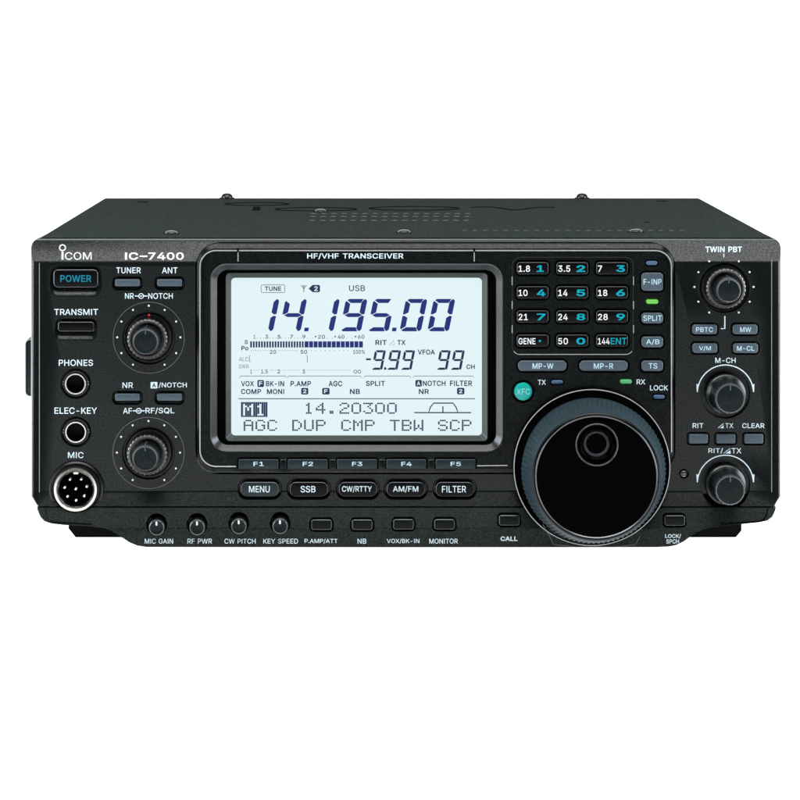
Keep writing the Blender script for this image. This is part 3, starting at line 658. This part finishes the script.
for a in (('TUNER', 116.3, 140.8, 267.4, 273.3), ('ANT', 162, 177.5, 267.4, 273.3), ('TRANSMIT', 54.3, 98, 308.9, 315), ('PHONES', 58.8, 93, 359.6, 365.9),
          ('ELEC-KEY', 54.5, 97, 407.4, 413.8), ('MIC', 68, 83.5, 452, 458.1), ('NR', 122.5, 133, 382.4, 388), ('/NOTCH', 158.6, 186.8, 382.4, 388),
          ('NR', 125, 133.9, 293.1, 298.8), ('NOTCH', 148.2, 172.8, 293.1, 298.8), ('AF', 123, 132, 407.9, 413.7), ('RF/SQL', 145.5, 174.3, 407.6, 414),
          ('M-CH', 715.2, 735.6, 357.7, 363), ('RIT', 692.6, 703.4, 423.2, 428.1), ('TX', 725.3, 733.4, 423.2, 428.1), ('CLEAR', 742.2, 764.4, 423.2, 428.1),
          ('RIT/', 708.4, 723, 448.1, 453.5), ('TX', 731.6, 741.4, 448.1, 453.4)):
    pl(*a)
def concentric(x0, x1, cy):
    mb = MB(); c = (x0 + x1) / 2
    stroke(mb, [(x0, cy), (c - 2.7, cy)], 1.0, -.06 * mm, 0); stroke(mb, [(c + 2.7, cy), (x1, cy)], 1.0, -.06 * mm, 0)
    stroke(mb, circ(c, cy, 2.4, 20), .8, -.06 * mm, 0, closed=True); stroke(mb, [(c - 1.3, cy), (c + 1.3, cy)], .9, -.06 * mm, 0)
    build('printed_symbol', mb, M_ink, front)
concentric(134.8, 147.4, 296.0); concentric(132.8, 144.8, 410.8)
mb = MB(); mb.poly(R3(rr(150.6, 382.0, 157.4, 388.4, .6), -.06 * mm, 0)); add_text(mb, 'A', 152.2, 155.9, 383.2, 387.3, -.1 * mm, 0, 0.02, 1)
build('printed_symbol', mb, [M_ink, M_black], front)
def tri(x0, x1, y0_, y1_):
    mb = MB(); stroke(mb, [(x0, y1_), (x1, y1_), (x1, y0_)], .8, -.06 * mm, 0, closed=True); mb.poly(R3([(x0 + 2, y1_), (x1, y1_), (x1, y0_ + 2)], -.07 * mm, 0)); build('printed_symbol', mb, M_ink, front)
tri(718.2, 723.4, 423.4, 428); tri(723.4, 730.4, 448.3, 453.3)
for s, a, b, c, d in (('TX', 537.8, 545.8, 379.8, 384.7), ('RX', 636.6, 645.3, 379.4, 384.3), ('LOCK', 650, 668, 385.2, 390.4)): label(s, a, b, c, d, YC, plate, M_ink, 0.008)
for a in (('MIC GAIN', 144.8, 173.1), ('RF PWR', 187.5, 212), ('CW PITCH', 224.5, 255.6), ('KEY SPEED', 263.3, 298), ('P.AMP/ATT', 304.6, 337.6), ('NB', 357.6, 366.3), ('VOX/BK-IN', 386.8, 419.3), ('MONITOR', 429.3, 457.8)):
    label(a[0], a[1], a[2], 538.7, 543.6, YL, lip, M_ink, 0.004)
label('CALL', 500.6, 517.5, 536.4, 541.0, YL, lip, M_ink, 0.024)
label('LOCK/', 665.2, 681, 534.0, 538.4, YL, lip, M_ink, 0.014); label('SPCH', 666.2, 679, 539.2, 543.6, YL, lip, M_ink, 0.014)
# scales round the knobs
def scale(cx, cy, r, angs, ring=None):
    mb = MB(); dots(mb, [(cx + r * cos(radians(a)), cy - r * sin(radians(a))) for a in angs], 1.0, -.06 * mm, 0, 0)
    build('scale_dots', mb, M_inkw, front)
    if ring:
        mb = MB(); bead(mb, circ(cx, cy + .4, ring, 96), .55, 0.35 * mm, 0.0, 0); build('scale_ring', mb, mat('ring line', (0.05, 0.05, 0.05), 0.35, 0.5), front)
A30 = [a for a in range(0, 360, 30) if a != 270]
scale(148.8, 337.3, 31.6, A30, 35.6); scale(148.5, 452.6, 31.6, A30, 35.6); scale(724, 286.9, 29.6, [a for a in A30 if a != 90])
for cx, cy in ((725.4, 393.0), (725.4, 483.2)):
    mb = MB(); stroke(mb, arc(cx, cy, 28.0, 8, 172, 60), 1.1, -.06 * mm, 0)
    for s_ in (-1, 1):
        p = [(cx + s_ * 26.6, cy - 8.6), (cx + s_ * 29.0, cy - 9.0), (cx + s_ * 28.6, cy - 1.0), (cx + s_ * 27.6, cy - 1.0)]
        mb.poly(R3(p if s_ < 0 else p[::-1], -.07 * mm, 0))
    build('scale_arc', mb, M_ink, front)
mb = MB(); stroke(mb, [(724.8, 316), (724.8, 328.6), (721, 328.6)], 1.2, -.06 * mm, 0); build('bracket_mark', mb, M_ink, front)
# ------------------------------------------------------------------ knobs
def dual_knob(cx, cy, ro, ri, red=False):
    mb = MB()
    lathe(mb, cx, cy, 0, [(ro * 1.18, 2.5 * mm), (ro * 1.18, 1.4 * mm), (ro * 1.1, 0.9 * mm), (ro, 0.9 * mm), (ro, -6.5 * mm, 28, .03), (ro - .5, -7.4 * mm, 28, .03), (ro - 1.6, -7.8 * mm, 28, .015), (ro - 3.4, -7.7 * mm), (ro - 3.8, -5.5 * mm), (ri + 1, -5.5 * mm)],
          168, mis=[0, 0, 0, 0, 1, 1, 1, 0, 0, 0])
    o = build('outer_knob', mb, [M_knob, M_skirt], root, 30)
    mb = MB()
    lathe(mb, cx, cy, 0, [(ri + 1.4, -4 * mm), (ri + .6, -13 * mm, 24, .02), (ri, -15.6 * mm, 24, .02), (ri - .5, -16.4 * mm), (ri - 1.3, -16.9 * mm), (ri - 2.0, -16.8 * mm), (ri * .5, -17.1 * mm), (.3, -17.2 * mm)],
          144, mis=[0, 0, 1, 1, 1, 2, 2, 2])
    k = build('inner_knob', mb, [M_knob, M_dline, M_cap], root, 30)
    mb = MB()
    mb.loft([R3(rr(cx - .55, cy - ri + 1.0, cx + .55, cy - ri * .55, .3), y, 0) for y in (-16.6 * mm, -17.3 * mm)])
    mb.loft([R3(rr(cx - .55, cy - ri - .9, cx + .55, cy - ri + 1.2, .2), y, 0) for y in (-7 * mm, -17.0 * mm)])
    build('pointer_mark', mb, M_grey, k)
    if red:
        mb = MB(); dots(mb, [(cx, cy - ro - 2.0)], 1.2, 0.9 * mm - .1 * mm, 0); build('index_dot', mb, M_red, o)
dual_knob(148.8, 337.4, 20.3, 13.3, True); dual_knob(148.5, 452.6, 20.3, 13.3); dual_knob(724.0, 287.0, 20.0, 12.6)
def single_knob(cx, cy):
    mb = MB()
    lathe(mb, cx, cy, 0, [(20.2, 2.5 * mm), (20.2, -2.6 * mm), (19.4, -3.4 * mm), (18.2, -3.7 * mm), (16.4, -4.4 * mm), (15.9, -8 * mm, 20, .03), (15.3, -16 * mm, 20, .03), (14.9, -16.9 * mm, 20, .02), (14.2, -17.5 * mm), (13.3, -17.5 * mm), (7, -17.8 * mm), (.3, -17.9 * mm)],
          160, mis=[0, 2, 2, 0, 0, 0, 1, 1, 1, 3, 3, 3])
    o = build('rotary_knob', mb, [M_knob, M_dline, mat('knob skirt', (0.006, 0.008, 0.008), 0.3, 0.4), M_cap], root, 30)
    mb = MB(); mb.loft([R3(rr(cx - .6, cy - 15.4, cx + .6, cy - 8.4, .3), y, 0) for y in (-16.8 * mm, -18.0 * mm)]); build('pointer_mark', mb, M_grey, o)
single_knob(725.2, 393.4); single_knob(725.2, 483.8)
# ------------------------------------------------------------------ main dial
CX, CY = 592.0, 467.7
YG = -6.3 * mm
mb = MB()
lathe(mb, CX, CY, YG, [(78.8, 10 * mm), (78.8, YG + .8 * mm), (78.5, YG + .3 * mm), (78.1, YG + .1 * mm), (77.6, YG + .1 * mm), (76.9, YG + .4 * mm), (76.2, YG + 1.0 * mm), (60, YG + 1.0 * mm)], 160, mis=[0, 2, 1, 1, 2, 2, 0, 0])
col = build('dial_collar', mb, [M_black, M_pale, M_knob], root, 40)
# small moulded gusset under the collar, left and right
mb = MB(); bead(mb, [(543, 524.6), (549.6, 536), (553.5, 544.2), (575, 546.6)], 1.0, .6 * mm, YL, YL, closed=False)
build('moulded_rib', mb, M_dline, lip); mb = MB()
bead(mb, [(640, 536), (635.4, 544.4), (615, 546.8)], 1.0, .6 * mm, YL, YL, closed=False)
build('moulded_rib', mb, M_dline, lip)
mb = MB()
N = 720
def ringr(r, y, amp=0.0, tooth=90, ph=0):
    o = []
    for k in range(N):
        a = 2 * pi * k / N; q = r - amp * (0.5 + 0.5 * cos(tooth * a + ph)); o.append(W(CX + q * cos(a), CY - q * sin(a), YG + y, YG))
    return o
mb.loft([ringr(70, 0), ringr(70.6, -6 * mm), ringr(71.8, -8.6 * mm, .5), ringr(72.0, -9.6 * mm, 1.4), ringr(70.6, -12 * mm, 1.7), ringr(68.0, -15.5 * mm, 1.2), ringr(65.6, -17.8 * mm, .1), ringr(64.8, -19.5 * mm), ringr(63.6, -23.6 * mm), ringr(62.8, -24.2 * mm)], True, False)
grip = build('dial_grip', mb, M_rubber, root, 50); grip['label'] = 'grey ribbed rubber grip of the tuning dial'
mb = MB()
DX, DY = 575.6 + 21.3, 444.7
# dish position, brought back from the face plane to the dial axis grid
fx = (D - .025 + YG) / (D + YG)
hx, hy = VX + (DX - VX) * fx, VY + (DY - VY) * fx
G = YG
lathe(mb, CX, CY, G, [(63, G - 22 * mm), (62.6, G - 24.4 * mm), (61.4, G - 24.6 * mm), (61.2, G - 24.0 * mm), (60.6, G - 24.0 * mm), (60.3, G - 24.9 * mm), (59.6, G - 25.2 * mm), (58.8, G - 25.0 * mm)], 160, mis=[0, 3, 1, 0, 0, 3, 2, 3], cap1=False)
ol = circ(CX, CY, 58.8, 96); il = circ(hx, hy, 21.2, 96)
def mix(t): return [(a[0] * (1 - t) + b[0] * t, a[1] * (1 - t) + b[1] * t) for a, b in zip(ol, il)]
mb.loft([R3(ol, G - 25.0 * mm, G), R3(mix(.5), G - 25.1 * mm, G), R3(il, G - 25.1 * mm, G)], False, False, mi=0)
dial = build('tuning_dial', mb, [M_dial, M_dline, M_dline, M_knob], root, 30)
mb = MB()
lathe(mb, hx, hy, G, [(q, G + d * mm) for q, d in ((21.2, -25.0), (21.0, -25.6), (20.5, -25.8), (20.0, -25.6), (19.4, -25.1), (17, -24.0), (13.6, -22.9), (12.6, -22.8), (12.0, -23.0), (11.4, -22.6), (10.4, -22.1), (9.4, -21.8), (8.0, -21.65), (.3, -21.6))],
      96, mis=[1, 1, 1, 1, 0, 0, 0, 1, 1, 2, 2, 2, 0], cap0=False)
build('finger_dimple', mb, [M_dial, M_dline, mat('dimple glint', (0.10, 0.11, 0.12), 0.16, 0.5, metal=0.8)], dial, 40)  # pale metal ring in the cup paints its glint
# ------------------------------------------------------------------ sockets
def jack(cx, cy):
    mb = MB(); lathe(mb, cx, cy, 0, [(14.2, 2.2 * mm), (13.8, 1.0 * mm), (12.8, .7 * mm), (11.2, .7 * mm), (11.0, -.4 * mm), (10.4, -.9 * mm), (9.3, -.9 * mm), (8.7, -.3 * mm), (8.5, 3 * mm)], 60, mis=[0, 0, 0, 1, 1, 1, 1, 0], cap1=False, cap0=False)
    o = build('headphone_socket' if cy < 400 else 'key_socket', mb, [M_knob, M_chrome], root, 30)
    mb = MB(); lathe(mb, cx, cy, 0, [(8.6, 0.6 * mm), (8.5, 6 * mm), (.3, 6 * mm)], 40, cap0=False); build('socket_bore', mb, M_black, o)
    mb = MB()
    for s_ in (-1, 1): dots(mb, [(cx + s_ * 12.6, cy - 2), (cx + s_ * 12.8, cy + .6)], .45, .6 * mm, 0)
    build('nut_mark', mb, M_line, o)
jack(75.6, 383.8); jack(75.9, 432.0)
mb = MB(); mx_, my_ = 76.4, 488.4
lathe(mb, mx_, my_, 0, [(28, 6 * mm), (28, -.4 * mm), (27.2, -1.2 * mm), (25.6, -1.5 * mm), (24.2, -1.0 * mm), (23, -.6 * mm), (21.5, -.6 * mm)], 90, mis=[0, 0, 0, 0, 0, 0], cap1=False, cap0=False)
mic = build('microphone_connector', mb, [M_knob], root, 30)
mb = MB(); lathe(mb, mx_, my_, 0, [(22.4, 0), (22.0, -3.4 * mm), (21.4, -4.0 * mm), (19.2, -4.1 * mm), (17.6, -3.4 * mm), (17.1, -2.6 * mm), (17.0, 5 * mm)], 90, cap0=False, cap1=False, mis=[0] * 6)
build('metal_shell', mb, [M_chrome], mic, 40)
mb = MB(); lathe(mb, mx_, my_, 0, [(17.1, 2.4 * mm), (.3, 2.4 * mm)], 60, cap0=False)
mb.loft([R3([(mx_ - 3.2, my_ - 18), (mx_ - 2, my_ - 15), (mx_ + 2, my_ - 15), (mx_ + 3.2, my_ - 18)], y, 0) for y in (2.4 * mm, -2.2 * mm)], True, True, 1)
build('insulator', mb, [M_black, M_chrome], mic, 30)
for px_, py_ in ((69.8, 479.8), (81.1, 479.6), (64.4, 487.9), (75.6, 489.5), (86.6, 487.0), (67.3, 496.9), (84.1, 496.4), (75.9, 500.8)):
    mb = MB(); lathe(mb, px_ + .2, py_ - .4, 0, [(1.15, 2.5 * mm), (1.15, -.4 * mm), (.8, -.9 * mm), (.3, -1.05 * mm)], 14); build('contact_pin', mb, M_pin, mic)
# recessed screw by the dial
mb = MB(); lathe(mb, 684, 473.8, 0, [(3.8, 2.9 * mm), (3.8, 1.2 * mm), (3.2, .8 * mm), (.3, .6 * mm)], 24, mis=[0, 0, 0])
for a, b in (((682.4, 471.6), (685.8, 471.6)), ((684.4, 473.4), (684.4, 474.8)), ((682.4, 476.4), (685.8, 476.4))): stroke(mb, [a, b], .7, .5 * mm, 0, 1)
build('recessed_screw', mb, [M_screw, M_line], root)
# ------------------------------------------------------------------ case
YB = 0.285
X0, X1, YT, YBt = 36.0, 776.4, 238.5, 507.0
mb = MB()
def cs(g, y): return R3(rr(X0 + g, YT + g, X1 - g, YBt - g, 4.5, 6), y, 0)
mb.loft([cs(0, 5.5 * mm), cs(0, YB - 1 * mm), cs(1.6, YB)][::-1])
case = build('case', mb, M_cover, root, 30, fix=True)
def top_at(px, py, h=0.0):
    """point on the top of the case that lies along the sight line through (px, py)"""
    zt = ZC - (YT - VY) * S + h
    t = (YT - h / S - VY) / (py - VY)
    return ((px - VX) * S * t, D * (t - 1), zt)
def screw(px, py, r=2.6 * mm, h=1.5 * mm):
    x, y, z = top_at(px, py)
    mb = MB()
    mb.loft([[(x + q * cos(2 * pi * k / 20), y + q * sin(2 * pi * k / 20), z + zz) for k in range(20)] for q, zz in ((r, -.2 * mm), (r, h * .2), (r * .93, h * .5), (r * .72, h * .82), (r * .4, h), (r * .1, h * 1.03))])
    mb.loft([[(x + q * cos(2 * pi * k / 24), y + q * sin(2 * pi * k / 24), z + zz) for k in range(24)] for q, zz in ((r * 1.25, -.2 * mm), (r * 1.25, .16 * mm), (r * .9, .2 * mm))], mi=1)
    build('case_screw', mb, [M_screw, M_black], case)
for p in ((171.3, 233.6), (404, 232.6), (636, 231.9)): screw(p[0], p[1], 2.6 * mm, 1.1 * mm)
screw(320.6, 211.6, 2.5 * mm, 1.1 * mm)
for p in ((227, 198.0), (582, 198.0)): screw(p[0], p[1], 2.9 * mm, 2.3 * mm)
# recessed dark plugs
for p in ((142.5, 202.2), (661.5, 201.2), (646.5, 222.2)):
    x, y, z = top_at(*p); mb = MB(); q = 2.6 * mm if p[1] < 210 else 1.1 * mm
    mb.loft([[(x + q * k2 * cos(2 * pi * k / 20), y + q * k2 * sin(2 * pi * k / 20), z + zz) for k in range(20)] for k2, zz in ((1, -.1 * mm), (1, .12 * mm))])
    build('case_plug', mb, M_groove, case)
# vent slots
def slots(lst, w, d, name):
    mb = MB()
    for px, py in lst:
        x, y, z = top_at(px, py)
        o = lambda g, zz: [(x + (w / 2 - g) * sx, y + (d / 2 - g) * sy, z + zz) for sx, sy in ((-1, -1), (1, -1), (1, 1), (-1, 1))]
        mb.loft([o(0, -.1 * mm), o(0, .12 * mm), o(.35 * mm, .42 * mm)], mis=[1, 0, 0])
    build(name, mb, [mat('vent lip', (0.02, 0.028, 0.023), 0.6, 0.1), M_groove], case)
slots([(312 + 10.3 * k + dx, py) for k in range(16) for py, dx in ((214.3, 1.5), (217.2, .6), (221.2, 0))], 2.3 * mm, 2.8 * mm, 'vent_slots')
slots([(464.5 + 10.35 * k, 231.2 + .0 * k) for k in range(22)], 1.9 * mm, 1.6 * mm, 'front_vent_slots')
# stamped maker's letters on the cover
mb = MB()
def top_line(pts, w):
    P = [top_at(*p) for p in pts]; n = len(P); i0 = len(mb.v)
    L = []; R_ = []
    for i in range(n):
        a, b = P[max(i - 1, 0)], P[min(i + 1, n - 1)]
        dx, dy = b[0] - a[0], b[1] - a[1]; l = math.hypot(dx, dy) or 1
        L.append((P[i][0] - dy / l * w / 2, P[i][1] + dx / l * w / 2, P[i][2] + .12 * mm)); R_.append((P[i][0] + dy / l * w / 2, P[i][1] - dx / l * w / 2, P[i][2] + .12 * mm))
    dn = lambda Q: [(x, y, z - .4 * mm) for x, y, z in Q]
    up = lambda Q: [(x, y, z + .12 * mm) for x, y, z in Q]
    mb.loft([dn(L), up(L), up(R_), dn(R_)], False, False, closed=False)
LW = 1.5 * mm
top_line([(257 + 31 * cos(a * pi / 18), 204.2 - 1.5 * sin(a * pi / 18)) for a in range(0, 37)], LW)
top_line([(316 + 40 * cos(a * pi / 18), 209.4 - 1.7 * sin(a * pi / 18)) for a in range(1, 36)], LW)
top_line([(414 + 44 * cos(a * pi / 18), 208.6 - 1.9 * sin(a * pi / 18)) for a in range(0, 37)], LW)
top_line([(471, 207.6), (480, 207.3), (490, 207.2), (500, 208.3), (513, 210.3), (520, 209.8), (532, 208.2), (545, 207.4), (555, 207.6)], LW)
top_line([(256, 210.5), (257, 207.2)], 3.2 * mm)
build('stamped_logo', mb, M_groove, case)
# feet
for x0, x1, sl in ((75.5, 122, -1), (688, 736, 1)):
    mb = MB(); yF = 45.8 * mm
    f = [(x0 - (7 if sl < 0 else 0), 522), (x1 + (5.5 if sl > 0 else 0), 522), (x1 + (5.5 if sl > 0 else 0), 530.5), (x1, 537.2), (x0, 537.2), (x0 - (7 if sl < 0 else 0), 528.5)]
    mb.loft([[(W(a, b, y, yF)) for a, b in f] for y in (yF + 32 * mm, yF)])
    build('foot', mb, M_rubberfoot, root, 30, fix=True)
for x0, x1 in ((100, 135), (640, 675)):
    mb = MB(); yF = .22
    mb.loft([R3(rr(x0, 505, x1, VY + (FLOOR - VY) * D / (D + yF), 2), y, yF) for y in (yF + .02, yF)])
    build('foot', mb, M_rubberfoot, root, 30, fix=True)
# carrying handle on the left side
mb = MB()
yh = 40 * mm
def hs(g, y): return R3(rr(25.0 + g, 338.8 + g, 34, 396.4 - g, 5, 6), y, yh)
mb.loft([hs(0, .17), hs(0, yh + 1.2 * mm), hs(.5, yh + .3 * mm), hs(1.6, yh)])
hd = build('side_handle', mb, mat('handle rubber', (0.004, 0.005, 0.005), 0.4, 0.2), root, 40, fix=True)
mb = MB(); bead(mb, [(34, 339.6)] + arc(30.4, 344.2, 4.8, 90, 180, 8) + [(25.6, 368)] + arc(30.4, 391.2, 4.8, 180, 270, 8) + [(34, 396)], .7 + .7, .8 * mm, yh - .3 * mm, yh, closed=False)
build('handle_edge', mb, M_pale, hd)
# ------------------------------------------------------------------ backdrop: white sweep, made to glow so that no shadow shows
mb = MB()
prof = [(-1.9, 0.0), (0.9, 0.0)] + [(0.9 + .5 * sin(radians(a)), .5 - .5 * cos(radians(a))) for a in range(10, 91, 10)] + [(1.4, 1.6)]
mb.loft([[(x, y, z) for y, z in prof] for x in (-2.2, 2.2)], False, False, closed=False)
bd = build('backdrop', mb, mat('glowing white sheet', (0.8, 0.8, 0.8), 0.9, 0.0, emit=(1, 1, 1), estr=1.0), None, 40)
bd['kind'] = 'structure'
# ------------------------------------------------------------------ lights
def area(name, loc, target, sx, sy, power, col=(1, 1, 1)):
    L = bpy.data.lights.new(name, 'AREA'); L.shape = 'RECTANGLE'; L.size = sx; L.size_y = sy; L.energy = power; L.color = col
    o = bpy.data.objects.new(name, L); C.objects.link(o); o.location = loc
    from mathutils import Vector
    o.rotation_euler = (Vector(target) - Vector(loc)).to_track_quat('-Z', 'Y').to_euler()
area('softbox_front', (0, -0.62, 0.80), (0, 0.0, 0.07), 1.1, 0.30, 20.0, (0.98, 0.99, 1.0))
area('softbox_top', (0, 0.02, 0.95), (0, 0.02, 0.1), 1.2, 0.35, 11.0, (1.0, 1.0, 0.98))
area('softbox_left', (-0.58, -0.03, 0.20), (0, -0.03, 0.10), 0.45, 0.36, 8.5, (0.86, 0.93, 1.0))
area('softbox_right', (0.58, -0.03, 0.20), (0, -0.03, 0.10), 0.45, 0.36, 8.0, (0.86, 0.93, 1.0))
w = bpy.data.worlds.new('World'); bpy.context.scene.world = w; w.use_nodes = True
w.node_tree.nodes['Background'].inputs['Color'].default_value = (0.9, 0.95, 1, 1)
w.node_tree.nodes['Background'].inputs['Strength'].default_value = 0.05
# ------------------------------------------------------------------ camera
cam = bpy.data.cameras.new('camera'); co = bpy.data.objects.new('camera', cam); C.objects.link(co)
co.location = (0, -D, ZC); co.rotation_euler = (pi / 2, 0, 0)
cam.sensor_width = 36; cam.lens = 36 * D / (800 * S)
cam.shift_x = (400 - VX) / 800; cam.shift_y = -(400 - VY) / 800
cam.clip_start = 0.05; cam.clip_end = 20
sc = bpy.context.scene; sc.camera = co
sc.view_settings.view_transform = 'Standard'; sc.view_settings.look = 'None'
sc.view_settings.exposure = 0; sc.view_settings.gamma = 1
